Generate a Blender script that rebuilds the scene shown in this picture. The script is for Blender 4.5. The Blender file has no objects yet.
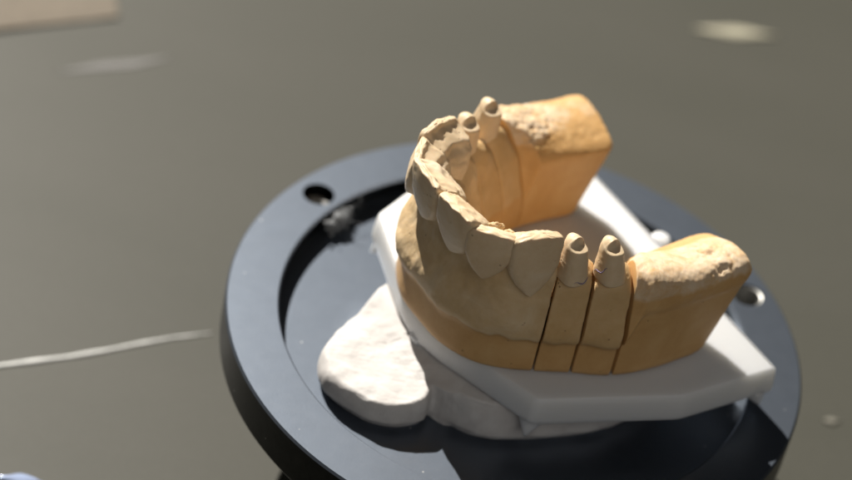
import bpy, bmesh, math, random
import numpy as np
from mathutils import Vector, Matrix, noise

MM = 0.001                       # everything below is written in millimetres
random.seed(4)
scn = bpy.context.scene
col = scn.collection

# ------------------------------------------------------------------ frames
A41 = math.radians(41)
EX, EY = math.cos(A41), math.sin(A41)     # e: towards the open end of the arch
W0 = 0.3                                   # w: across the arch, towards the viewer's right


def world(e, w, z):
    return (e * EX + w * EY, e * EY - w * EX, z)


# ------------------------------------------------------------------ helpers
def tag(o, label=None, cat=None, group=None, kind=None):
    if label: o['label'] = label
    if cat: o['category'] = cat
    if group: o['group'] = group
    if kind: o['kind'] = kind
    return o


def empty(name, loc):
    o = bpy.data.objects.new(name, None)
    o.empty_display_size = 0.005
    o.location = Vector(loc) * MM
    col.objects.link(o)
    return o


def mesh_obj(name, verts, faces, mat, parent=None, smooth=True, origin=None, angle=None):
    """verts in mm world space; origin in mm"""
    if origin is None:
        if parent is not None:
            origin = tuple(v / MM for v in parent.matrix_world_loc) if hasattr(parent, 'matrix_world_loc') else None
    me = bpy.data.meshes.new(name)
    par_loc = Vector((0, 0, 0))
    if parent is not None:
        q = parent
        while q is not None:
            par_loc = par_loc + q.location
            q = q.parent
    if origin is None:
        o_w = par_loc.copy() if parent is not None else Vector((0, 0, 0))
    else:
        o_w = Vector(origin) * MM
    vs = [(v[0] * MM - o_w.x, v[1] * MM - o_w.y, v[2] * MM - o_w.z) for v in verts]
    me.from_pydata(vs, [], faces)
    bm = bmesh.new()
    bm.from_mesh(me)
    bmesh.ops.remove_doubles(bm, verts=bm.verts, dist=1e-7)
    bmesh.ops.recalc_face_normals(bm, faces=bm.faces)
    if smooth:
        for f in bm.faces: f.smooth = True
        if angle is not None:
            a = math.radians(angle)
            for ed in bm.edges:
                if len(ed.link_faces) == 2 and ed.calc_face_angle(0) > a:
                    ed.smooth = False
    bm.to_mesh(me)
    bm.free()
    me.materials.append(mat)
    o = bpy.data.objects.new(name, me)
    o.location = o_w - par_loc if parent is not None else o_w
    col.objects.link(o)
    if parent is not None:
        o.parent = parent
    return o


def displace(o, fn):
    """fn(co_mm, normal) -> offset in mm along the normal"""
    me = o.data
    q = o; off = Vector((0, 0, 0))
    while q is not None:
        off += q.location; q = q.parent
    nrm = [v.normal.copy() for v in me.vertices]
    for v, n in zip(me.vertices, nrm):
        c = (v.co + off) / MM
        d = fn(c, n)
        if d: v.co += n * (d * MM)
    me.update()


def fbm(c, scale, octv=4, seed=0.0):
    v = Vector((c.x / scale + seed, c.y / scale - seed * .7, c.z / scale + seed * .3))
    return noise.fractal(v, 0.9, 2.1, octv)


def cubic(xs, ys, x):
    """Catmull-Rom style interpolation through control rows"""
    xs = np.asarray(xs, float); ys = np.asarray(ys, float)
    i = int(np.clip(np.searchsorted(xs, x) - 1, 0, len(xs) - 2))
    h = xs[i + 1] - xs[i]
    t = (x - xs[i]) / h

    def tan(k):
        if k == 0: return (ys[1] - ys[0]) / (xs[1] - xs[0])
        if k == len(xs) - 1: return (ys[-1] - ys[-2]) / (xs[-1] - xs[-2])
        return (ys[k + 1] - ys[k - 1]) / (xs[k + 1] - xs[k - 1])
    m0, m1 = tan(i) * h, tan(i + 1) * h
    return ((2 * t ** 3 - 3 * t ** 2 + 1) * ys[i] + (t ** 3 - 2 * t ** 2 + t) * m0
            + (-2 * t ** 3 + 3 * t ** 2) * ys[i + 1] + (t ** 3 - t ** 2) * m1)


def sstep(a, b, x):
    t = min(1, max(0, (x - a) / (b - a)))
    return t * t * (3 - 2 * t)


# ------------------------------------------------------------------ materials
class NT:
    def __init__(s, name):
        s.m = bpy.data.materials.new(name)
        s.m.use_nodes = True
        s.t = s.m.node_tree
        s.b = s.t.nodes['Principled BSDF']
        s.co = s.t.nodes.new('ShaderNodeTexCoord').outputs['Object']

    def n(s, typ, **kw):
        nd = s.t.nodes.new(typ)
        for k, v in kw.items():
            if k in nd.inputs.keys(): nd.inputs[k].default_value = v
            else: setattr(nd, k, v)
        return nd

    def l(s, a, b): s.t.links.new(a, b)

    def noise(s, scale, detail=4, rough=.55, dist=0, vec=None):
        nd = s.n('ShaderNodeTexNoise')
        nd.inputs['Scale'].default_value = scale
        nd.inputs['Detail'].default_value = detail
        nd.inputs['Roughness'].default_value = rough
        nd.inputs['Distortion'].default_value = dist
        s.l(vec or s.co, nd.inputs['Vector'])
        return nd.outputs['Fac']

    def ramp(s, fac, stops):
        nd = s.n('ShaderNodeValToRGB')
        el = nd.color_ramp.elements
        while len(el) < len(stops): el.new(0.5)
        for e_, (p, c) in zip(el, stops):
            e_.position = p
            e_.color = (*c, 1) if len(c) == 3 else c
        s.l(fac, nd.inputs['Fac'])
        return nd.outputs['Color']

    def mix(s, fac, a, b, mode='MIX'):
        nd = s.n('ShaderNodeMix', data_type='RGBA', blend_type=mode)
        for sock, v in ((nd.inputs[0], fac), (nd.inputs[6], a), (nd.inputs[7], b)):
            if hasattr(v, 'links'): s.l(v, sock)
            else: sock.default_value = v if not isinstance(v, tuple) or len(v) == 4 else (*v, 1)
        return nd.outputs[2]

    def bump(s, height, strength, dist, prev=None):
        nd = s.n('ShaderNodeBump')
        nd.inputs['Strength'].default_value = strength
        nd.inputs['Distance'].default_value = dist
        s.l(height, nd.inputs['Height'])
        if prev is not None: s.l(prev, nd.inputs['Normal'])
        return nd.outputs['Normal']


def stone_material(name, base, light, dark, rough=.62, bump=.5):
    t = NT(name)
    big = t.noise(110, 5, .6, .6)
    c = t.ramp(big, [(.3, dark), (.52, base), (.75, light)])
    fine = t.noise(1400, 4, .6)
    c = t.mix(t.ramp(fine, [(.35, (0, 0, 0)), (.75, (.22, .22, .22))]), c, tuple(light))
    # pinholes: tiny trapped air bubbles of the poured stone
    vor = t.n('ShaderNodeTexVoronoi'); vor.inputs['Scale'].default_value = 620
    t.l(t.co, vor.inputs['Vector'])
    gate = t.noise(300, 2)
    holes = t.ramp(vor.outputs['Distance'], [(.05, (0, 0, 0)), (.13, (1, 1, 1))])
    gate_c = t.ramp(gate, [(.56, (1, 1, 1)), (.61, (0, 0, 0))])
    h = t.mix(1.0, holes, gate_c, 'LIGHTEN')
    c = t.mix(h, tuple(x * .7 for x in base), c)
    t.l(c, t.b.inputs['Base Color'])
    t.b.inputs['Roughness'].default_value = rough
    t.b.inputs['Specular IOR Level'].default_value = .35
    n1 = t.bump(t.noise(900, 6, .65), bump, .00012)
    n2 = t.bump(t.noise(260, 4, .5), bump * .8, .0003, n1)
    n3 = t.bump(h, .8, .0003, n2)
    t.l(n3, t.b.inputs['Normal'])
    t.b.inputs['Subsurface Weight'].default_value = .12
    t.b.inputs['Subsurface Radius'].default_value = (1.0, .55, .25)
    t.b.inputs['Subsurface Scale'].default_value = .0012
    return t.m


M_base = stone_material('golden_dental_stone', (.56, .335, .135), (.63, .41, .19), (.50, .285, .105), .55, .3)
M_die = stone_material('ochre_dental_stone', (.58, .385, .185), (.65, .47, .27), (.52, .325, .135), .6, .5)
M_gum = stone_material('buff_dental_stone', (.60, .43, .24), (.67, .53, .35), (.53, .36, .175), .6, .55)
M_tooth = stone_material('pale_buff_stone', (.65, .495, .32), (.72, .59, .43), (.58, .42, .25), .5, .35)


def saddle_material():
    # one stone; sunlight on the crest of the ridge is painted in as a paler tone
    t = NT('sunlit_ridge_stone')
    big = t.noise(120, 5, .6, .6)
    base = t.ramp(big, [(.3, (.50, .285, .105)), (.52, (.56, .335, .135)), (.75, (.63, .40, .18))])
    sep = t.n('ShaderNodeSeparateXYZ'); t.l(t.co, sep.inputs[0])
    mp = t.n('ShaderNodeMapRange')
    mp.inputs['From Min'].default_value = .0155; mp.inputs['From Max'].default_value = .0190
    t.l(sep.outputs['Z'], mp.inputs['Value'])
    nz = t.noise(260, 6, .65, 1.0)
    add = t.n('ShaderNodeMath', operation='ADD'); t.l(mp.outputs[0], add.inputs[0]); t.l(nz, add.inputs[1])
    hf = t.n('ShaderNodeMath', operation='MULTIPLY'); t.l(add.outputs[0], hf.inputs[0]); hf.inputs[1].default_value = .5
    lit_crest = t.ramp(hf.outputs[0], [(.62, (0, 0, 0)), (.80, (.75, .75, .75))])
    c = t.mix(lit_crest, base, (.68, .56, .42, 1))
    t.l(c, t.b.inputs['Base Color'])
    t.b.inputs['Roughness'].default_value = .6
    t.b.inputs['Specular IOR Level'].default_value = .35
    n1 = t.bump(t.noise(900, 6, .65), .35, .00012)
    st = t.bump(t.noise(200, 5, .6), .35, .0003, n1)
    t.l(st, t.b.inputs['Normal'])
    t.b.inputs['Subsurface Weight'].default_value = .12
    t.b.inputs['Subsurface Radius'].default_value = (1.0, .55, .25)
    t.b.inputs['Subsurface Scale'].default_value = .0012
    return t.m


M_saddle = saddle_material()


def plate_material():
    t = NT('white_acetal_plastic')
    t.b.inputs['Base Color'].default_value = (.64, .645, .65, 1)
    t.b.inputs['Roughness'].default_value = .38
    t.b.inputs['Subsurface Weight'].default_value = .9
    t.b.inputs['Subsurface Radius'].default_value = (1.0, .95, .85)
    t.b.inputs['Subsurface Scale'].default_value = .0055
    n = t.bump(t.noise(500, 5, .6), .12, .0002)
    t.l(n, t.b.inputs['Normal'])
    return t.m


M_plate = plate_material()


def plaster_material():
    t = NT('white_mounting_plaster')
    c = t.ramp(t.noise(180, 6, .6, .8), [(.3, (.52, .49, .47)), (.6, (.60, .58, .56))])
    t.l(c, t.b.inputs['Base Color'])
    t.b.inputs['Roughness'].default_value = .85
    t.b.inputs['Specular IOR Level'].default_value = .2
    vor = t.n('ShaderNodeTexVoronoi'); vor.inputs['Scale'].default_value = 330
    t.l(t.co, vor.inputs['Vector'])
    holes = t.ramp(vor.outputs['Distance'], [(.04, (0, 0, 0)), (.12, (1, 1, 1))])
    gate = t.ramp(t.noise(160, 2), [(.60, (1, 1, 1)), (.63, (0, 0, 0))])
    h = t.mix(1.0, holes, gate, 'LIGHTEN')
    n1 = t.bump(t.noise(1100, 6, .7), .5, .00012)
    n2 = t.bump(h, .6, .0003, n1)
    t.l(n2, t.b.inputs['Normal'])
    return t.m


M_plaster = plaster_material()


def anodised(name, rough, basec):
    t = NT(name)
    t.b.inputs['Metallic'].default_value = .96
    sm = t.noise(250, 5, .6)
    c = t.mix(sm, tuple(x * .97 for x in basec), tuple(x * 1.03 for x in basec))
    # dust and tiny plaster crumbs lying on the metal
    vor = t.n('ShaderNodeTexVoronoi'); vor.inputs['Scale'].default_value = 520
    t.l(t.co, vor.inputs['Vector'])
    dots = t.ramp(vor.outputs['Distance'], [(.07, (1, 1, 1)), (.12, (0, 0, 0))])
    wn = t.n('ShaderNodeSeparateColor'); t.l(vor.outputs['Color'], wn.inputs[0])
    sel = t.ramp(wn.outputs[0], [(.955, (0, 0, 0)), (.965, (1, 1, 1))])
    d = t.mix(1.0, dots, sel, 'MULTIPLY')
    film = t.ramp(t.noise(420, 6, .75, .2), [(.45, (0, 0, 0)), (.9, (.04, .04, .04))])
    d2 = t.mix(1.0, d, film, 'ADD')
    c = t.mix(d2, c, (.55, .55, .55, 1))
    t.l(c, t.b.inputs['Base Color'])
    rr = t.n('ShaderNodeMapRange')
    rr.inputs['To Min'].default_value = rough - .012; rr.inputs['To Max'].default_value = rough + .015
    t.l(t.noise(300, 5, .6), rr.inputs['Value'])
    t.l(rr.outputs[0], t.b.inputs['Roughness'])
    # very fine turning marks, concentric with the ring
    sep = t.n('ShaderNodeSeparateXYZ'); t.l(t.co, sep.inputs[0])
    cmb = t.n('ShaderNodeCombineXYZ'); t.l(sep.outputs[0], cmb.inputs[0]); t.l(sep.outputs[1], cmb.inputs[1])
    ln = t.n('ShaderNodeVectorMath', operation='LENGTH'); t.l(cmb.outputs[0], ln.inputs[0])
    c2 = t.n('ShaderNodeCombineXYZ'); t.l(ln.outputs['Value'], c2.inputs[0])
    n1 = t.bump(t.noise(5000, 2, .5, 0, c2.outputs[0]), .06, .00005)
    n2 = t.bump(t.noise(2500, 3, .6), .15, .00004, n1)
    t.l(n2, t.b.inputs['Normal'])
    return t.m


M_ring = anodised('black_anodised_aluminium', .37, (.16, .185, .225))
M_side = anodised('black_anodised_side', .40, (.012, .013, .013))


def simple(name, c, rough=.5, metal=0.0, bump=0, bscale=800):
    t = NT(name)
    cc = t.ramp(t.noise(bscale * .4, 4), [(.3, tuple(x * .88 for x in c)), (.7, tuple(min(1, x * 1.1) for x in c))])
    t.l(cc, t.b.inputs['Base Color'])
    t.b.inputs['Roughness'].default_value = rough
    t.b.inputs['Metallic'].default_value = metal
    if bump: t.l(t.bump(t.noise(bscale, 5), bump, .0002), t.b.inputs['Normal'])
    return t.m


def table_material():
    t = NT('grey_lacquered_tabletop')
    mp = t.n('ShaderNodeMapping'); mp.inputs['Scale'].default_value = (1, 3.2, 1); mp.inputs['Rotation'].default_value = (0, 0, -.25)
    t.l(t.co, mp.inputs['Vector'])
    c = t.ramp(t.noise(9, 4, .55, .4, mp.outputs[0]), [(.3, (.054, .053, .042)), (.7, (.060, .058, .047))])
    c = t.mix(t.ramp(t.noise(900, 3), [(.4, (0, 0, 0)), (.8, (.10, .10, .10))]), c, (.1, .1, .085, 1))
    t.l(c, t.b.inputs['Base Color'])
    t.b.inputs['Roughness'].default_value = .52
    t.b.inputs['Specular IOR Level'].default_value = .2
    t.l(t.bump(t.noise(35, 3), .05, .0004), t.b.inputs['Normal'])
    return t.m


M_table = table_material()

# ------------------------------------------------------------------ the cast: arch description
#           s    O(e,|w|)         I(e,|w|)
STN = [(0.0, -24.9, 0.0, -10.5, 0.0),
       (1.0, -24.2, 7.6, -9.8, 3.8),
       (2.0, -20.4, 14.4, -8.3, 7.0),
       (3.0, -12.8, 19.6, -4.5, 10.3),
       (4.0, -6.6, 22.8, 1.2, 12.3),
       (5.0, 0.1, 26.3, 6.6, 13.9),
       (6.0, 8.5, 27.9, 12.5, 13.8),
       (7.0, 19.9, 27.9, 19.6, 13.0)]
_full = [(-s, oe, -ow, ie, -iw) for s, oe, ow, ie, iw in STN[:0:-1]] + STN
_S = [r[0] for r in _full]
_V = [r[1:] for r in _full]

PA = [(1, -.3, 11.1), (1, 0, 11.7), (1, -.1, 17.5), (1, 1.15, 18.4), (1, 1.1, 21), (1, .25, 25), (1, -.8, 28.6),
      (1, -1.3, 32.5), (1, -1.5, 36.2), (1, -2.6, 38.2), (1, -4.8, 37.1), (1, -7.4, 34.3), (.30, .3, 31.4),
      (0, 3.6, 26.0), (0, .6, 18), (0, 0, 16.5), (0, 0, 11.7), (0, -.3 + .6, 11.1)]
PD = [(1, -.5, 11.1), (1, 0, 11.9), (1, -.1, 17.3), (1, 1.45, 18.5), (1, 1.8, 20.8), (1, .5, 24.6), (1, -.4, 28.0),
      (1, -1.0, 31.2), (1, -2.2, 33.0), (1, -4.6, 33.8), (1, -6.6, 33.6), (1, -8.2, 32.0), (0, 3.0, 27.5),
      (0, 1.4, 22.3), (0, .5, 19.5), (0, 0, 17.5), (0, 0, 11.9), (0, .5, 11.1)]
PS = [(1, -.5, 11.1), (1, 0, 11.9), (1, 0, 26.2), (1, .38, 26.7), (1, .42, 28.6), (1, .15, 30.3), (1, -.8, 31.5),
      (1, -2.3, 32.15), (1, -4.2, 32.3), (.5, .6, 31.85), (.5, -1.2, 31.1), (.5, -3.0, 30.2), (0, 3.1, 29.0),
      (0, 1.5, 28.0), (0, .35, 26.95), (0, 0, 26.3), (0, 0, 11.9), (0, .5, 11.1)]


def ledge_z(e, w):
    return 19.2 + .8 * noise.noise(Vector((e / 6.5 + 3.1, w / 6.5, 1.3))) + .5 * noise.noise(Vector((e / 2.2, w / 2.2, 4.3)))


def profile(s, n=150):
    a = abs(s)
    kD = sstep(2.55, 3.1, a)
    kS = sstep(4.98, 5.45, a)
    pts = []
    for q in range(18):
        f = [P[q] for P in (PA, PD, PS)]
        x = [np.array(v, float) for v in f]
        v = x[0] * (1 - kD) + x[1] * kD
        v = v * (1 - kS) + x[2] * kS
        pts.append(v)
    oe, ow, ie, iw = cubic(_S, _V, s)
    O = np.array((oe, ow)); I = np.array((ie, iw))
    L = np.linalg.norm(O - I); d = (O - I) / L
    # (distance from I, z)
    line = [(v[0] * L + v[1], v[2]) for v in pts]
    line = np.array(line)
    dz = ledge_z(O[0], O[1]) - 18.0
    for q in (4,): line[q, 1] += .8 * dz * (1 - kS)
    for q in (2, 3): line[q, 1] += dz * (1 - kS)
    if 3 <= a <= 5:
        fr = 2 * (a - math.floor(min(a, 4.999))) - 1
        for q in range(6, 13): line[q, 1] -= (1.9 * fr ** 2 - .4) * (1 - kS) * sstep(27, 31, line[q, 1])
    for q in range(4, 14):
        line[q, 1] += 1.9 * kS * (1 - sstep(5.1, 6.3, a)) * sstep(27, 30, line[q, 1])
    seg = np.linalg.norm(np.diff(line, axis=0), axis=1)
    cum = np.concatenate([[0], np.cumsum(seg)])
    tt = np.linspace(0, cum[-1], n)
    dd = np.interp(tt, cum, line[:, 0]); zz = np.interp(tt, cum, line[:, 1])
    soft = 2
    for _ in range(9 if soft else 0):
        dd[1:-1] = (dd[:-2] + 2 * dd[1:-1] + dd[2:]) / 4
        zz[1:-1] = (zz[:-2] + 2 * zz[1:-1] + zz[2:]) / 4
    return O, I, d, L, dd, zz


def swoop(e, w, z, s):
    """the two free ends lean outwards below the ridge and are rounded above it"""
    a = abs(s)
    if a > 5.6:
        k = (a - 5.6) / 1.4
        e += k * 5.7 * min(1.14, max(0, (z - 11) / 15.3))
    return e, w, z


def loft(s0, s1, ns, gap0=0.0, gap1=0.0, n=150):
    verts, faces = [], []
    stations = list(np.linspace(s0, s1, ns))
    rows = []
    for k, s in enumerate(stations):
        O, I, d, L, dd, zz = profile(s, n)
        row = []
        # crisp little chamfer where a saw cut opens
        edge = min(k, len(stations) - 1 - k)
        shrink = {0: .28, 1: .10}.get(edge, 0)
        if abs(s) > 6.9 and abs(s) == abs(stations[-1] if abs(stations[-1]) > abs(stations[0]) else stations[0]):
            shrink = .3
        mid = np.array((L / 2, 22.))
        a = abs(s)
        for q in range(n):
            x, z = dd[q], zz[q]
            if shrink:
                v = np.array((x, z)) - mid
                v *= (1 - shrink / max(3, np.linalg.norm(v)))
                x, z = mid + v
                z = max(z, 11.05)
            if a > 6.72 and z > 26.3:
                t_ = (a - 6.72) / .28
                z = 26.3 + (z - 26.3) * math.sqrt(max(0, 1 - (t_ * .60) ** 3.2))
            if a > 6.7:
                t_ = (a - 6.7) / .3
                x = L / 2 + (x - L / 2) * (1 - .07 * t_ ** 3)
            if a > 5 and z > 27.8:
                z -= .6 * sstep(5.7, 6.8, a) * sstep(27.8, 31, z)
            if s < -5 and z > 26.3:
                z = 26.3 + (z - 26.3) * (1 - .15 * sstep(5.1, 5.8, a) - .30 * sstep(5.6, 6.8, a))
            p = I + d * x
            e, w, z = swoop(p[0], p[1], z, s)
            row.append(world(e, w + W0, z))
        rows.append(row)
    for r in rows: verts += r
    for k in range(len(rows) - 1):
        for q in range(n):
            q2 = (q + 1) % n
            faces.append((k * n + q, k * n + q2, (k + 1) * n + q2, (k + 1) * n + q))
    faces.append(tuple(range(n)))
    b = (len(rows) - 1) * n
    faces.append(tuple(b + q for q in reversed(range(n))))
    return verts, faces


def gum_noise(c, n, top=19.4, amp=1.0):
    # smooth trimmed base below the ledge, hand-poured and lumpy above it
    k = sstep(top - .6, top + .8, c.z)
    d = .035 * fbm(c, 4, 3, 3.1)
    if k > 0:
        d += k * amp * (.29 * fbm(c, 4.6, 2, 1.7) + .06 * fbm(c, 1.3, 3, 5.2))
        r = fbm(c, 2.6, 2, 9.0)
        if r > .45: d -= k * amp * .35 * (r - .45)
    return d


def ew_of(c):
    return c.x * EX + c.y * EY, c.x * EY - c.y * EX


def anterior_noise(c, n):
    e, w = ew_of(c)
    d = gum_noise(c, n)
    # wavy lower border of the gum
    # ragged flap of stone on the far cheek side
    g = math.exp(-((w + 9.5) / 3.0) ** 2 - ((c.z - 22.0) / 3.0) ** 2)
    if e < -14 and n.z > -.9: d += .7 * g
    # root bulges between the vertical hollows
    if 19 < c.z < 32 and (n.x * EX + n.y * EY) < .3:
        ang = math.atan2(w - W0, -(e + 2))
        d += .32 * math.cos(ang * 9.5) * sstep(19, 24, c.z) * (1 - sstep(30, 33, c.z))
    return d


def saddle_noise(c, n):
    k = sstep(26.0, 27.4, c.z)
    d = .03 * fbm(c, 5, 3, 3.1)
    if k > 0:
        d += k * (.22 * fbm(c, 6, 3, 2.2) + .05 * fbm(c, .9, 4, 5.2))
        t = sstep(28.6, 30.4, c.z)
        if t > 0:
            # chipped, torn crest, only in places
            e, w = ew_of(c)
            far = w < 0
            area = math.exp(-((e - (11 if far else 20)) / (7.5 if far else 4.0)) ** 2) * (1 if far else sstep(17, 20, w))
            r = noise.noise(Vector((c.x / 2.6, c.y / 2.6, c.z / 2))) + .6 * noise.noise(Vector((c.x / 1.0, c.y / 1.0, c.z / .9)))
            d += t * (.03 * fbm(c, .7, 3, 7.7) + area * (.15 * math.tanh(r * 7) - (.35 if r < -.46 else 0)))
    return d


# ------------------------------------------------------------------ teeth
def tooth_mesh(tip, n2, W, H, lean, thick, cusp=0.0, hollow=.8, rows=56, cols=96, twist=0.0, tt=1.7, pw=1.0, h0=.40, lmul=1.0):
    """tip (e,w,z) centre of the biting edge; n2 outward normal in (e,w);
    W width; H crown height on the cheek side; lean = how far the edge stands out beyond the neck."""
    n2 = np.array(n2, float); n2 /= np.linalg.norm(n2)
    t2 = np.array((-n2[1], n2[0]))
    wp = [(0, .88), (.05, .96), (.15, 1.0), (h0, .99)] + [(h0 + (1 - h0) * math.sin(a), .99 * math.cos(a) ** pw + .01) for a in np.linspace(.12, math.pi / 2, 16)]
    tk = [(0, tt), (.08, tt * 1.45), (.22, thick * .72), (.42, thick * .92), (.7, thick), (1.0, thick * 1.02)]
    verts, faces = [], []
    ring = []
    hs = [0] + [((i + .0) / rows) for i in range(rows + 1)]
    capz = [(.0, .45), (.45, .38), (.8, .2)]
    levels = [(0.0, sc, up) for sc, up in capz[1:][::-1]]
    seq = [(0.0, .35, .12), (0.0, .70, .12), (0.0, .92, .07)] + [(1 - (1 - i / rows) ** 1.35, 1.0, 0.0) for i in range(rows + 1)]
    for h, sc, up in seq:
        hw = W / 2 * np.interp(h, *zip(*wp)) * sc
        T = np.interp(h, *zip(*tk)) * (sc if h == 0 else 1)
        bulge = .55 * math.sin(math.pi * min(1, h)) + .35 * h
        front = -lean * h + bulge
        if h == 0: mid = -tt / 2
        else: mid = None
        F = front if h > 0 else mid + T / 2
        B = F - T if h > 0 else mid - T / 2
        row = []
        for j in range(cols):
            a = 2 * math.pi * j / cols
            ex = (2.0 / 4.6) if math.sin(a) > 0 else 2.0 / 3.4
            cx = math.copysign(abs(math.cos(a)) ** ex, math.cos(a))
            sy = math.copysign(abs(math.sin(a)) ** ex, math.sin(a))
            x = hw * cx
            y = (F + B) / 2 + (F - B) / 2 * sy
            if sy < -.05:                                   # lingual hollow with raised rims
                y += hollow * math.exp(-((h - .30) / .20) ** 2) * math.exp(-(cx / .55) ** 2) * min(1, -sy * 1.5)
                y -= .35 * math.exp(-((h - .68) / .16) ** 2) * math.exp(-(cx / .5) ** 2) * min(1, -sy * 1.5)
            if sy > .05:                                    # faint vertical lobes on the cheek side
                y += .10 * math.cos(cx * 6.0) * (1 - h) - .22 * cx * cx
            z = tip[2] - h * H * (1 - (1 - lmul) * min(1, max(0, -sy) * 1.5)) + up - cusp * (abs(x) / (W / 2)) ** 1.6 * (1 - h) ** 1.2
            z += .10 * math.sin(x * 2.1 + tip[0]) * (1 - h) ** 4
            p = np.array((tip[0], tip[1])) + t2 * (x + twist * h) + n2 * y
            row.append(world(p[0], p[1], z))
        ring.append(row)
    for r in ring: verts += r
    for k in range(len(ring) - 1):
        for j in range(cols):
            j2 = (j + 1) % cols
            faces.append((k * cols + j, k * cols + j2, (k + 1) * cols + j2, (k + 1) * cols + j))
    faces.append(tuple(range(cols)))
    b = (len(ring) - 1) * cols
    faces.append(tuple(b + j for j in range(cols)))
    return verts, faces


def tooth_noise(c, n):
    d = .11 * fbm(c, 3.2, 3, 4.4) + .03 * fbm(c, .8, 3, 1.4)
    if n.z > .3: d += .16 * fbm(c, .9, 3, 8.8)
    return d


ORG = world(-8, 0, 11)
ant = empty('front_teeth_cast', ORG)
tag(ant, 'curved buff stone front section with six whole teeth at the left of the white plate', 'dental cast')
v, f = loft(-2.985, 2.985, 300, n=170)
gum = mesh_obj('gum', v, f, M_gum, ant)
displace(gum, anterior_noise)


def split_material(o, mat_low, zmax):
    """the trimmed, smooth base below the ledge is the darker golden stone"""
    me = o.data
    me.materials.append(mat_low)
    q = o; off = Vector((0, 0, 0))
    while q is not None:
        off += q.location; q = q.parent
    for p in me.polygons:
        c = (p.center + off) / MM
        e, w = ew_of(c)
        lim = zmax + ledge_z(e, w - W0) - 18.0
        if c.z < lim: p.material_index = 1


split_material(gum, M_base, 18.1)

TEETH = [  # tip(e,|w|,z), outward normal, W, H, lean, thick, cusp
    ((-26.9, 4.85, 42.5), (-1, .10), 9.6, 10.5, 2.0, 6.6, .25, .9, .40),
    ((-23.3, 12.35, 41.3), (-.70, .71), 8.9, 10.0, .2, 6.4, .5, 1.12, .25),
    ((-16.1, 17.0, 41.9), (-.24, .97), 9.7, 12.6, -.6, 7.4, .9, 1.15, .28),
]
for sgn in (1, -1):
    for (tp, nn, W, H, lean, th, cu, pw, h0) in TEETH:
        tip = (tp[0], tp[1] * sgn + W0, tp[2] + (.25 if sgn < 0 else 0))
        v, f = tooth_mesh(tip, (nn[0], nn[1] * sgn), W, H, lean, th + (1.3 if sgn < 0 else .6), cu, hollow=(1.3 if sgn < 0 else .6),
                          tt=(2.1 if sgn > 0 else 1.5), pw=pw, h0=h0, lmul=.80)
        t = mesh_obj('tooth', v, f, M_tooth, ant)
        displace(t, tooth_noise)
# small ragged blobs of stone left between the two middle teeth, behind their edges


def blob(name, centre, rad, mat, parent, seed, amp=.35, squash=(1, 1, 1), sub=4, fr=1.0):
    bm = bmesh.new()
    bmesh.ops.create_icosphere(bm, subdivisions=sub, radius=1)
    vs = []
    for q in bm.verts:
        n = q.co.normalized()
        k = 1 + amp * noise.fractal(n * fr + Vector((seed, seed * .3, -seed)), .9, 2.1, 4)
        e = n.x * rad * squash[0] * k; w = n.y * rad * squash[1] * k; z = n.z * rad * squash[2] * k
        vs.append(world(centre[0] + e, centre[1] + w, centre[2] + z))
    fs = [tuple(x.index for x in fc.verts) for fc in bm.faces]
    bm.free()
    return mesh_obj(name, vs, fs, mat, parent)


for c_, r_, sq, sd in (((-24.2, .4, 39.3), 1.5, (1.1, .7, .9), 3.3), ((-22.8, .9, 38.0), 1.2, (1, .9, .8), 8.1),
                       ((-20.0, 8.6, 38.2), 1.6, (1.2, .8, .8), 5.1), ((-18.0, 11.2, 38.0), 1.5, (.9, 1.1, .7), 6.2)):
    blob('stone_bleb', c_, r_, M_gum, ant, sd, .5, sq, 4, 1.4)


# ------------------------------------------------------------------ prepared stumps and removable dies
def stump_mesh(tip, neck, r0=(2.55, 3.0), zn=32.2, ledge=.45):
    """tip: peak position; neck: centre at the margin; elliptical, tapering, cusp towards -w and a flat step towards +w"""
    verts, faces = [], []
    cols, rows = 72, 40

    def cap(u, v):
        # rounded cusp towards -w, a steep facet, then a flat step towards +w
        dome = -2.7 * (u * u) - 2.2 * max(0, -v - .2) ** 2 - 6.5 * max(0, v + .02 + .15 * u)
        step = -1.15 - .8 * max(v, 0) + 3.0 * min(v, 0) - .8 * u * u - .25 * u
        K_ = 7.0
        return math.log(math.exp(K_ * dome) + math.exp(K_ * step)) / K_

    ring = []
    zt = tip[2]
    for i in range(rows + 1):
        h = i / rows                       # 0 at neck .. 1 at shoulder
        if h < .12: k = 1.0
        else: k = 1.0 - .24 * ((h - .12) / .88) ** 1.1
        cxy = np.array(neck[:2]) * (1 - h) + np.array(tip[:2]) * h
        row = []
        for j in range(cols):
            a = 2 * math.pi * j / cols
            ce = math.copysign(abs(math.cos(a)) ** .9, math.cos(a)); cw = math.copysign(abs(math.sin(a)) ** (.9 if math.sin(a) < 0 else .62), math.sin(a))
            e = cxy[0] + r0[0] * k * ce; w = cxy[1] + r0[1] * k * cw
            top = zt + cap(ce, cw)
            z = zn + (top - zn) * h
            row.append((e, w, z))
        ring.append(row)
    # top surface: shrink the last ring to the centre
    last = ring[-1]
    cen = np.array(tip[:2])
    K = 16
    for i in range(1, K + 1):
        k = 1 - i / (K + .5)
        row = []
        for (e, w, z) in last:
            ee = cen[0] + (e - cen[0]) * k; ww = cen[1] + (w - cen[1]) * k
            u_, v_ = (ee - cen[0]) / r0[0], (ww - cen[1]) / r0[1]
            row.append((ee, ww, zt + cap(u_, v_)))
        ring.append(row)
    for r in ring: verts += [world(*p) for p in r]
    for k in range(len(ring) - 1):
        for j in range(cols):
            j2 = (j + 1) % cols
            faces.append((k * cols + j, k * cols + j2, (k + 1) * cols + j2, (k + 1) * cols + j))
    b = (len(ring) - 1) * cols
    faces.append(tuple(b + j for j in range(cols)))
    faces.append(tuple(reversed(range(cols))))
    return verts, faces


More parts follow.
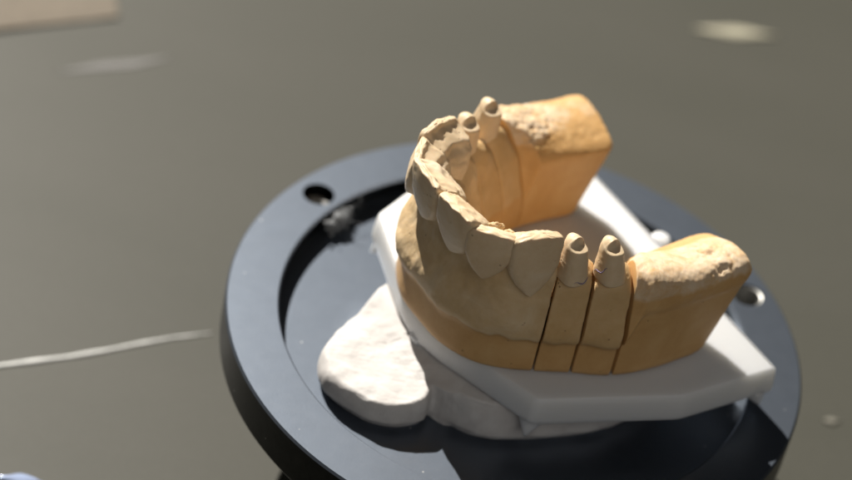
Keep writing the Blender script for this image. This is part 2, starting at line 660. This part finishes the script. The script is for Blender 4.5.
def tube(pts, rad, cols=8):
    verts, faces = [], []
    n = len(pts)
    for i, p in enumerate(pts):
        p = Vector(p)
        t = (Vector(pts[min(i + 1, n - 1)]) - Vector(pts[max(i - 1, 0)])).normalized()
        a = t.orthogonal().normalized() if i == 0 else (a - t * a.dot(t)).normalized()
        b = t.cross(a)
        r = rad(i / (n - 1)) if callable(rad) else rad
        for j in range(cols):
            an = 2 * math.pi * j / cols
            verts.append(tuple(p + a * (r * math.cos(an)) + b * (r * math.sin(an))))
    for i in range(n - 1):
        for j in range(cols):
            j2 = (j + 1) % cols
            faces.append((i * cols + j, i * cols + j2, (i + 1) * cols + j2, (i + 1) * cols + j))
    faces.append(tuple(range(cols)))
    faces.append(tuple((n - 1) * cols + j for j in range(cols)))
    return verts, faces


M_pencil = simple('violet_pencil', (.16, .13, .24), .6)

DIES = [  # s range, tip, neck, sign, label
    (3.03, 3.97, (-8.6, 17.8, 40.3), (-8.7, 18.5), 1, 'near stone die with ground-down stump, right beside the big triangular tooth'),
    (4.03, 4.97, (-2.4, 20.3, 39.8), (-2.3, 21.2), 1, 'near stone die with violet pencil marks, right against the near toothless end block'),
    (3.03, 3.97, (-8.2, 17.3, 40.4), (-8.2, 18.2), -1, 'far stone die with stump, right beside the tallest tooth at the back'),
    (4.03, 4.97, (-1.5, 19.9, 40.0), (-1.9, 20.6), -1, 'far stone die with stump, right against the far toothless end block'),
]
for s0, s1, tip, neck, sg, lab in DIES:
    o = empty('tooth_die', world(neck[0], neck[1] * sg + W0, 11))
    tag(o, lab, 'tooth die', 'removable tooth dies between the front section and the end blocks')
    a, b = (s0, s1) if sg > 0 else (-s1, -s0)
    v, f = loft(a, b, 64)
    body = mesh_obj('die_body', v, f, M_die, o)
    displace(body, lambda c, n: gum_noise(c, n, 19.2, .8))
    split_material(body, M_base, 18.0)
    v, f = stump_mesh((tip[0], tip[1] * sg + W0, tip[2]), (neck[0], neck[1] * sg + W0))
    st = mesh_obj('tooth_stump', v, f, M_tooth, o)
    displace(st, lambda c, n: .07 * fbm(c, 1.8, 3, 2.4))
    if sg > 0:
        pts = []
        R0, R1 = 2.55, 3.0
        rng = np.linspace(205, 150, 10) if s0 > 4 else np.linspace(40, 120, 10)
        for i_, an in enumerate(rng):
            an = math.radians(an)
            zz_ = 32.9 + 2.6 * (i_ / 9 if s0 > 4 else 0) + .3 * math.sin(i_)
            kk = 1 - .24 * max(0, ((zz_ - 32.2) / 5.6 - .12) / .88)
            hh = (zz_ - 32.2) / 5.6
            c0, c1 = neck[0] * (1 - hh) + tip[0] * hh, neck[1] * (1 - hh) + tip[1] * hh + W0
            ca_, sa_ = math.cos(an), math.sin(an)
            pe = math.copysign(abs(ca_) ** .9, ca_); pw_ = math.copysign(abs(sa_) ** (.9 if sa_ < 0 else .62), sa_)
            pts.append(world(c0 + (R0 * kk + .04) * pe, c1 + (R1 * kk + .04) * pw_, zz_))
        v, f = tube(pts, lambda t_: .10 * math.sin(math.pi * (.1 + .8 * t_)))
        mesh_obj('pencil_line', v, f, M_pencil, o)

SADDLES = [(5.04, 7.0, 1, 'near golden stone end block without teeth, by the right corner of the plate'),
           (5.04, 7.0, -1, 'far side golden stone end block without teeth, with a torn crest coloured pale as if sunlit')]
for s0, s1, sg, lab in SADDLES:
    a, b = (s0, s1) if sg > 0 else (-s1, -s0)
    v, f = loft(a, b, 190, n=210)
    o = mesh_obj('cast_end_block', v, f, M_saddle, None, origin=world(12, 21 * sg, 11))
    displace(o, saddle_noise)
    o.data.materials.append(M_base)
    for p_ in o.data.polygons:
        if (p_.center.z + o.location.z) / MM < 26.5: p_.material_index = 1
    tag(o, lab, 'dental cast', 'toothless end blocks of the cast')

# ------------------------------------------------------------------ white base plate
PW = -.8
PTS = [(-16.1, 27.3), (-20.6, 14.5), (-23.2, 6.0), (-24.2, 0.0)]
half = [(-24.0, 0), (-22.9, 7.0), (-20.3, 15.0), (-16.2, 27.4), (10.1, 37.2), (31.8, 38.2)]
poly = half + [(31.9, 4.0), (31.9, 0)]
outline = [(e, w + PW) for e, w in poly] + [(e, -w + PW) for e, w in poly[::-1] if w > 0]


def round_poly(pts, r, n=7):
    out = []
    N = len(pts)
    for i in range(N):
        p0, p1, p2 = (Vector(pts[(i - 1) % N]), Vector(pts[i]), Vector(pts[(i + 1) % N]))
        a, b = (p0 - p1), (p2 - p1)
        ra = min(r, a.length * .45, b.length * .45)
        A, B = p1 + a.normalized() * ra, p1 + b.normalized() * ra
        for k in range(n):
            t = k / (n - 1)
            out.append(tuple((1 - t) ** 2 * A + 2 * t * (1 - t) * p1 + t * t * B))
    return out


def inset(pts, d):
    """offset a closed polygon inwards by d (simple mitre)"""
    N = len(pts); out = []
    area = sum(pts[i][0] * pts[(i + 1) % N][1] - pts[(i + 1) % N][0] * pts[i][1] for i in range(N))
    sg = 1 if area > 0 else -1
    for i in range(N):
        p0, p1, p2 = Vector(pts[(i - 1) % N]), Vector(pts[i]), Vector(pts[(i + 1) % N])
        a = (p1 - p0).normalized(); b = (p2 - p1).normalized()
        na = Vector((-a.y, a.x)) * sg; nb = Vector((-b.y, b.x)) * sg
        m = (na + nb)
        if m.length < 1e-6: m = na
        m = m.normalized(); k = 1 / max(.5, m.dot(na))
        out.append(tuple(p1 + m * d * k))
    return out


def stack(outline2, levels, name, mat, parent=None, origin=None):
    """levels: (inset, z)"""
    verts, faces = [], []
    N = len(outline2)
    for d, z in levels:
        for (e, w) in (inset(outline2, d) if d else outline2): verts.append(world(e, w, z))
    for k in range(len(levels) - 1):
        for i in range(N):
            j = (i + 1) % N
            faces.append((k * N + i, k * N + j, (k + 1) * N + j, (k + 1) * N + i))
    faces.append(tuple(range(N)))
    b = (len(levels) - 1) * N
    faces.append(tuple(b + i for i in range(N)))
    return mesh_obj(name, verts, faces, mat, parent, origin=origin, angle=32)


plate = empty('base_plate', world(4, 0, 5))
tag(plate, 'thick white plastic base plate with angled corners under the stone dental cast', 'base plate')
ro = round_poly(outline, 1.3)
stack(ro, [(.5, 5.0), (.05, 5.4), (.0, 6.4), (.35, 9.6), (.55, 10.5), (.85, 10.87), (1.3, 11.0)], 'plate_slab', M_plate, plate)
# little pointed feet below the corners
for (ce_, cw_, te_, tw_, r_) in ((-13.2, 24.2 + PW, -16.0, 26.4 + PW, 3.0), (-13.2, -24.2 + PW, -16.0, -26.4 + PW, 3.0),
                               (28.4, 35.0 + PW, 30.2, 37.2 + PW, 3.0), (28.4, -35.0 + PW, 30.2, -37.2 + PW, 3.0),
                               (-20.8, PW, -23.6, PW, 3.0)):
    vs, fs = [], []
    for lev, (k, z) in enumerate(((0, 6.0), (.12, 4.9), (.55, 3.2), (.85, 2.0), (.97, 1.7))):
        for q in range(24):
            a = 2 * math.pi * q / 24
            r = r_ * (1 - k) + .25
            vs.append(world(ce_ + (te_ - ce_) * k + r * math.cos(a), cw_ + (tw_ - cw_) * k + r * math.sin(a), z))
    for lev in range(4):
        for q in range(24):
            q2 = (q + 1) % 24
            fs.append((lev * 24 + q, lev * 24 + q2, lev * 24 + 24 + q2, lev * 24 + 24 + q))
    fs += [tuple(range(24)), tuple(range(96, 120))]
    mesh_obj('foot', vs, fs, M_plate, plate)
fo = [(32.6 + 2.0 * math.cos(2 * math.pi * k / 24), PW - .6 + 2.0 * math.sin(2 * math.pi * k / 24)) for k in range(24)]
stack(fo, [(.6, 5.2), (.0, 5.8), (.0, 10.3), (.3, 10.75), (.8, 10.95)], 'locating_pin', M_plate, plate)


# ------------------------------------------------------------------ plaster mount
def mount():
    ctl = [  # outline on the ring floor, (e, w), going round
        (-36.6, -9.6), (-39.2, -6.8), (-41.1, -1.1), (-38.7, 6.0), (-36.2, 9.2), (-32.8, 11.3), (-28.6, 12.0), (-25.9, 10.6), (-24.6, 13.4),
        (-21.2, 18.7), (-14.1, 22.7), (-2.7, 26.2), (6.2, 26.8), (18.0, 24.0), (27.0, 12.0), (27.0, -10.0), (18.0, -20.0),
        (2.0, -22.0), (-12.0, -20.0), (-19.0, -17.2), (-26.0, -14.6), (-31.8, -12.2)]
    N = len(ctl)
    base = []
    M = 420
    for i in range(M):
        t = i / M * N
        k = int(t); u = t - k
        P = [Vector(ctl[(k + d) % N]) for d in (-1, 0, 1, 2)]
        base.append(.5 * ((2 * P[1]) + (-P[0] + P[2]) * u + (2 * P[0] - 5 * P[1] + 4 * P[2] - P[3]) * u * u
                          + (-P[0] + 3 * P[1] - 3 * P[2] + P[3]) * u ** 3))
    cen = Vector((-4, 0))
    cen2 = Vector((-27, -3.5))
    verts, faces = [], []
    levels = []
    for a in np.linspace(0, 1, 26): levels.append(('side', a))
    for a in np.linspace(0, 1, 60)[1:]: levels.append(('top', a))
    nl = len(levels)

    def top_z(p):
        # the spilled lobe slopes down to the left, the body carries the plate
        k = sstep(-40, -22, p.x)
        ridge = math.exp(-((p.y + 3.0) / 9.0) ** 2)
        return 1.0 + 1.3 * sstep(-40, -28, p.x) + 2.5 * sstep(-30, -21, p.x) + .9 * ridge * (1 - k)
    for kind, a in levels:
        for b in base:
            if kind == 'side':
                dirn = (cen2 - b).normalized() if b.x < -24 else (cen - b).normalized()
                zt = top_z(b + dirn * 1.6)
                if a < .3:
                    t_ = a / .3
                    p = b + dirn * (1.2 * (1 - t_)); z = -4.2 + 1.7 * t_
                else:
                    t_ = (a - .3) / .7 * math.pi / 2
                    p = b + dirn * (1.6 * (1 - math.cos(t_) ** .8) if t_ < 1.57 else 1.6)
                    z = -2.5 + (zt + 2.5) * math.sin(t_) ** .8
            else:
                dirn = (cen2 - b).normalized() if b.x < -24 else (cen - b).normalized()
                p0 = b + dirn * 1.6
                target = cen2.lerp(cen, sstep(-26, -18, b.x))
                p = p0.lerp(Vector((target.x, target.y)), a * .97)
                z = top_z(p)
                z = min(z, 4.98)
            verts.append((p.x, p.y, z))
    M_ = M
    for k in range(nl - 1):
        for i in range(M_):
            j = (i + 1) % M_
            faces.append((k * M_ + i, k * M_ + j, (k + 1) * M_ + j, (k + 1) * M_ + i))
    faces.append(tuple(range(M_)))
    b0 = (nl - 1) * M_
    faces.append(tuple(b0 + i for i in range(M_)))
    vs = [world(*p) for p in verts]
    o = mesh_obj('plaster_mount', vs, faces, M_plaster, None, origin=world(-4, 0, -4.2))

    def fn(c, n):
        e, w = ew_of(c)
        if c.z < -4.1 or c.z > 4.3 and e > -23: return 0
        d = .42 * fbm(c, 6.0, 2, 1.1) + .05 * fbm(c, 1.2, 4, 2.7)
        # knife marks fanning over the flank
        a = math.atan2(w + 3, -(e + 22))
        side = 1 - abs(n.z)
        d += .03 * math.sin(a * 26 + 1.5 * fbm(c, 3, 2, 5)) * sstep(.1, .5, side) + .012 * math.sin(a * 170) * sstep(.4, .8, side)
        if n.z > .6: d += .06 * fbm(Vector((c.x * .4, c.y * 1.6, c.z)), 1.6, 3, 9)
        return d
    displace(o, fn)
    tag(o, 'rough white plaster mound spilling out to the left from under the white base plate', 'plaster mount')


mount()

# ------------------------------------------------------------------ the black ring
def revolve(profile_pts, n=256):
    verts, faces = [], []
    P = len(profile_pts)
    for i in range(n):
        a = 2 * math.pi * i / n
        for r, z in profile_pts: verts.append((r * math.cos(a), r * math.sin(a), z))
    for i in range(n):
        i2 = (i + 1) % n
        for k in range(P):
            k2 = (k + 1) % P
            faces.append((i * P + k, i2 * P + k, i2 * P + k2, i * P + k2))
    return verts, faces


ring = empty('mounting_ring', (0, 0, -36))
tag(ring, 'round black metal mounting ring with a sunken floor holding plaster and cast', 'mounting ring')
RI, RO = 44.9, 55.0
v, f = revolve([(RI - .0, -.35), (RI + .35, 0), (RO - .4, 0), (RO, -.4), (RO, -8.9), (RO - .5, -9.7), (RI + .9, -9.7),
                (RI + .9, -4.5), (RI + .5, -1.7), (RI + .0, -1.5)], 360)
rim = mesh_obj('rim', v, f, M_ring, ring, angle=25)
# bolt holes: real counterbores
hole_pts = [(49.6 * math.cos(math.radians(a)), 49.6 * math.sin(math.radians(a))) for a in (149.3, 29.3, -90.7)]
cut_bm = bmesh.new()
for hx, hy in hole_pts:
    for rad, z0, z1 in ((3.15, -5.2, 1), (1.9, -11, -5.0)):
        bmesh.ops.create_cone(cut_bm, cap_ends=True, segments=64, radius1=rad * MM, radius2=rad * MM, depth=(z1 - z0) * MM,
                              matrix=Matrix.Translation(Vector((hx, hy, (z0 + z1) / 2)) * MM))
cm = bpy.data.meshes.new('cut'); cut_bm.to_mesh(cm); cut_bm.free()
cut = bpy.data.objects.new('cut', cm); col.objects.link(cut)
md = rim.modifiers.new('b', 'BOOLEAN'); md.object = cut; md.operation = 'DIFFERENCE'; md.solver = 'EXACT'; md.use_self = True
bpy.context.view_layer.update()
dg = bpy.context.evaluated_depsgraph_get()
new = bpy.data.meshes.new_from_object(rim.evaluated_get(dg))
rim.modifiers.clear(); rim.data = new
bpy.data.objects.remove(cut)
for p in rim.data.polygons:
    p.use_smooth = abs(p.normal.z) < .98
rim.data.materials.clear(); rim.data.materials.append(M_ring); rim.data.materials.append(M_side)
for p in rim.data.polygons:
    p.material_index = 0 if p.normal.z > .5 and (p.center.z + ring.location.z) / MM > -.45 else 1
v, f = revolve([(0.01, -4.2), (RI + .1, -4.2), (RI + .85, -4.2), (RI + .85, -9.6), (0.01, -9.6)], 256)
mesh_obj('sunken_floor', v, f, M_ring, ring, angle=25)
v, f = revolve([(.01, -9.75), (24, -9.75), (25, -10.5), (25, -34.0), (27, -36.0), (.01, -36.0)], 128)
mesh_obj('pedestal', v, f, M_side, ring, angle=25)
M_steel = simple('bright_steel', (.26, .255, .24), .42, .5)
for hx, hy in hole_pts[:2]:
    pts = revolve([(.01, -6.2), (1.2, -6.2), (2.6, -6.4), (2.9, -6.0), (3.0, -4.6), (3.12, -2.4), (3.12, -1.2), (3.05, -1.2), (2.95, -2.4), (2.7, -4.6), (2.5, -5.2), (.01, -5.1)], 48)
    mesh_obj('screw_head' if hx < 0 else 'bushing', [(x + hx, y + hy, z) for x, y, z in (revolve([(.01, -5.15), (2.3, -5.15), (2.6, -4.9), (2.6, -2.6), (2.3, -2.3), (1.2, -2.3), (1.1, -3.3), (.01, -3.3)], 40)[0] if hx < 0 else revolve([(2.5, -5.1), (3.1, -5.1), (3.1, -.25), (2.75, -.4)], 40)[0])],
             (revolve([(0, 0)] * 8, 40)[1] if hx < 0 else revolve([(0, 0)] * 4, 40)[1]), M_steel, ring, angle=30)

# clump of dust and plaster crumbs caught on the inner wall
M_fluff = simple('grey_dust_fluff', (.24, .25, .26), .9, 0, .8, 1500)
cl = empty('dust_clump', (-39.0, 21.5, -5))
tag(cl, 'ragged clump of grey dust on the inner wall of the black ring, near a hole', 'dust clump')
rnd = random.Random(11)
vs, fs = [], []
for k in range(150):
    bm = bmesh.new()
    bmesh.ops.create_icosphere(bm, subdivisions=2, radius=1)
    r = rnd.uniform(.10, .48) ** 1.0
    ang = math.radians(150.5 + rnd.gauss(0, 1.7)); rad = 43.3 + rnd.gauss(0, .55)
    c = Vector((rad * math.cos(ang), rad * math.sin(ang), rnd.uniform(-4.0, -.6)))
    off = len(vs)
    for q in bm.verts:
        n = q.co.normalized()
        kk = r * (1 + .6 * noise.noise(n * 2.2 + Vector((k, 0, 0))))
        vs.append(tuple(c + n * kk))
    for fc in bm.faces: fs.append(tuple(off + x.index for x in fc.verts))
    bm.free()
mesh_obj('crumbs', vs, fs, M_fluff, cl)
vs, fs = [], []
for k in range(40):
    ang = math.radians(150.5 + rnd.gauss(0, 2.2)); rad = 43.2 + rnd.gauss(0, .7)
    p = Vector((rad * math.cos(ang), rad * math.sin(ang), rnd.uniform(-3.7, -.5)))
    dr = Vector((rnd.gauss(0, 1), rnd.gauss(0, 1), rnd.gauss(0, .8)))
    pts = []
    for i in range(8):
        pts.append(tuple(p)); p = p + dr * .16; dr += Vector((rnd.gauss(0, .5), rnd.gauss(0, .5), rnd.gauss(0, .5)))
        p.z = max(p.z, -4.1)
    v, f = tube(pts, .05, 5)
    off = len(vs); vs += v; fs += [tuple(off + i for i in q) for q in f]
mesh_obj('fibres', vs, fs, M_fluff, cl)

# ------------------------------------------------------------------ table
TZ = -36.0
v = [(-1500, -1200, TZ), (1500, -1200, TZ), (1500, 1800, TZ), (-1500, 1800, TZ)]
tb = mesh_obj('table_surface', v, [(0, 1, 2, 3)], M_table)
tag(tb, kind='structure')

CAM = Vector((-20.202625758865675, -371.69004076382413, 329.4460451922929))
CR = Vector((0.9752225443619517, 0.142617609529665, 0.1691189120714928))
CU = Vector((-0.22122610372241633, 0.6286957357023966, 0.7455204108147684))
CF = Vector((0.0, 0.7644618298918961, -0.644668993079653))


def on_table(px, py, z=TZ):
    """where on the table plane a feature of the photograph lies"""
    d = CF + CR * ((px - 426) / 2641.7) - CU * ((py - 240) / 2641.7)
    t = (z - CAM.z) / d.z
    return CAM + d * t


M_streak = simple('pale_light_streak', (.62, .62, .60), .3)  # pale strip standing in for a streak of light on the table
pts = []
P = [on_table(x, y) for x, y in ((-25, 371), (0, 366), (35, 361.5), (70, 357), (105, 351), (140, 344), (170, 338.5), (195, 335.5), (214, 333))]
for i in range(len(P) - 1):
    for k in range(8):
        q = P[i].lerp(P[i + 1], k / 8); q.z = TZ + .25
        pts.append(tuple(q))
v, f = tube(pts, lambda t: .10 + .48 * (math.sin(math.pi * min(1, max(.02, 1 - t)) * .5) ** .8) * (1 + .2 * math.sin(t * 31)), 10)
v = [(x, y, TZ + .02 + (z - TZ) * .45) for x, y, z in v]
o = mesh_obj('light_streak', v, f, M_streak, None, origin=tuple(P[4]))
tag(o, 'thin pale streak of light, built as a raised strip across the grey tabletop left of the black ring', 'light_streak')

# ------------------------------------------------------------------ reflections built as objects, and a crumb, at the table's blurred edge
def slab(name, corners, th, mat, label, cat, wave=0.0):
    g = 14
    vs, fs = [], []
    C4 = [Vector(c) for c in corners]
    for lay in (0, 1):
        for i in range(g + 1):
            for j in range(g + 1):
                u, w = i / g, j / g
                p = (C4[0].lerp(C4[1], u)).lerp(C4[3].lerp(C4[2], u), w)
                z = TZ + .05 + lay * th + wave * (.5 + .5 * noise.noise(Vector((u * 3, w * 3, 1.7))))
                vs.append((p.x, p.y, z))
    G = (g + 1) ** 2
    for i in range(g):
        for j in range(g):
            a = i * (g + 1) + j
            q = (a, a + 1, a + g + 2, a + g + 1)
            fs.append(q); fs.append(tuple(G + x for x in reversed(q)))
    edge = [i * (g + 1) for i in range(g + 1)] + [g * (g + 1) + j for j in range(1, g + 1)] + \
           [i * (g + 1) + g for i in range(g - 1, -1, -1)] + [j for j in range(g - 1, 0, -1)]
    for k in range(len(edge)):
        a, b = edge[k], edge[(k + 1) % len(edge)]
        fs.append((a, b, G + b, G + a))
    o = mesh_obj(name, vs, fs, mat, None, origin=tuple(sum((c for c in C4), Vector()) / 4), angle=40)
    tag(o, label, cat)
    return o


slab('reflection_sheet', [on_table(-60, 38), on_table(118, 18), on_table(112, -40), on_table(-60, -60)], .25,
     simple('peach_reflection', (.135, .110, .08), .8), 'blurred pale peach reflection, built as a flat sheet, at the top left corner of the table', 'reflection', .6)  # soft reflection in the tabletop, modelled as a flat sheet
M_glint = simple('clear_glint', (.42, .42, .38), .22, .3)
slab('reflection_strip', [on_table(55, 73), on_table(135, 67), on_table(175, 57), on_table(100, 63)], .05,
     simple('dull_reflection', (.085, .080, .076), .5), 'faint blurred streak of reflected light, built as a strip, below the peach reflection', 'light streak', .08)  # faint streak of reflected light, modelled as a thin strip


def lens_shape(name, cx, cy, lx, ly, ang, mat, label, cat, h=1.2):
    c = on_table(cx, cy)
    bm = bmesh.new(); bmesh.ops.create_icosphere(bm, subdivisions=4, radius=1)
    vs = []
    ca, sa = math.cos(ang), math.sin(ang)
    for q in bm.verts:
        k = 1 + .18 * noise.noise(q.co * 1.6 + Vector((cx, 0, 0)))
        tp = (1 - min(1, abs(q.co.x)) ** 1.3) * .85 + .15
        x, y = q.co.x * lx * k, q.co.y * ly * k * tp
        vs.append((c.x + x * ca - y * sa, c.y + x * sa + y * ca, TZ + max(.02, .35 * h + q.co.z * h)))
    fs = [tuple(x.index for x in fc.verts) for fc in bm.faces]
    bm.free()
    o = mesh_obj(name, vs, fs, mat, None, origin=(c.x, c.y, TZ))
    tag(o, label, cat)


lens_shape('warm_glint', 735, 33, 11.0, 2.2, math.radians(14), simple('warm_glint_tone', (.50, .47, .36), .3, .2),
           'small blurred glint of light, built as a sliver, far back at the top right of the table', 'light glint', .5)  # blurred glint of light given a solid tapered form
lens_shape('blue_glint', 20, 481, 4.5, 1.6, math.radians(10), simple('bluish_glint_tone', (.35, .42, .60), .15, .2),
           'bluish glint of light, built as a chip, on the table at the bottom left corner of the photo', 'blue light glint', .7)  # blue glint of light built as a small solid
lens_shape('plaster_crumb', 831, 422, 2.0, .9, math.radians(15), simple('smeared_crumb', (.18, .17, .14), .8),
           'tiny dull crumb on the bare table right of the black ring', 'crumb', .4)

# ------------------------------------------------------------------ light: hard sunlight from a window, added soft fill light
def light(name, typ, loc, target, energy, color, **kw):
    d = bpy.data.lights.new(name, typ)
    d.energy = energy; d.color = color
    for k, v_ in kw.items(): setattr(d, k, v_)
    o = bpy.data.objects.new(name, d)
    loc = Vector(loc) * MM; target = Vector(target) * MM
    o.location = loc
    o.rotation_euler = (target - loc).to_track_quat('-Z', 'Y').to_euler()
    col.objects.link(o)
    return o


SUN_AZ, SUN_EL = math.radians(-54 + 180), math.radians(42.5)
sd = Vector((math.cos(SUN_AZ) * math.cos(SUN_EL), math.sin(SUN_AZ) * math.cos(SUN_EL), math.sin(SUN_EL)))
light('hard_window_light', 'SPOT', sd * 4000, (0, 0, 0), 1700, (1.0, .955, .88), shadow_soft_size=.018, spot_size=math.radians(40), spot_blend=.3)
light('fill_light', 'AREA', (500, -1500, 1350), (0, 0, 0), 8.0, (1.0, .97, .93), shape='RECTANGLE', size=1.6, size_y=1.2)  # added fill from behind the camera to lift the shaded fronts

w_ = bpy.data.worlds.new('World'); scn.world = w_; w_.use_nodes = True
w_.node_tree.nodes['Background'].inputs['Color'].default_value = (.95, .97, 1.0, 1)
w_.node_tree.nodes['Background'].inputs['Strength'].default_value = .022

# ------------------------------------------------------------------ camera
cd = bpy.data.cameras.new('camera'); cam = bpy.data.objects.new('camera', cd); col.objects.link(cam)
m = Matrix((CR, CU, -CF)).transposed().to_4x4()
m.translation = CAM * MM
cam.matrix_world = m
cd.sensor_width = 36; cd.lens = 2641.7 / 852 * 36
cd.clip_start = .01; cd.clip_end = 20
cd.dof.use_dof = True
foc = Vector(world(-18, 12, 34))
cd.dof.focus_distance = (foc - CAM).dot(CF) * MM
cd.dof.aperture_fstop = 10
scn.camera = cam
scn.view_settings.view_transform = 'Standard'
scn.view_settings.look = 'None'
scn.view_settings.exposure = 0
scn.view_settings.gamma = 1
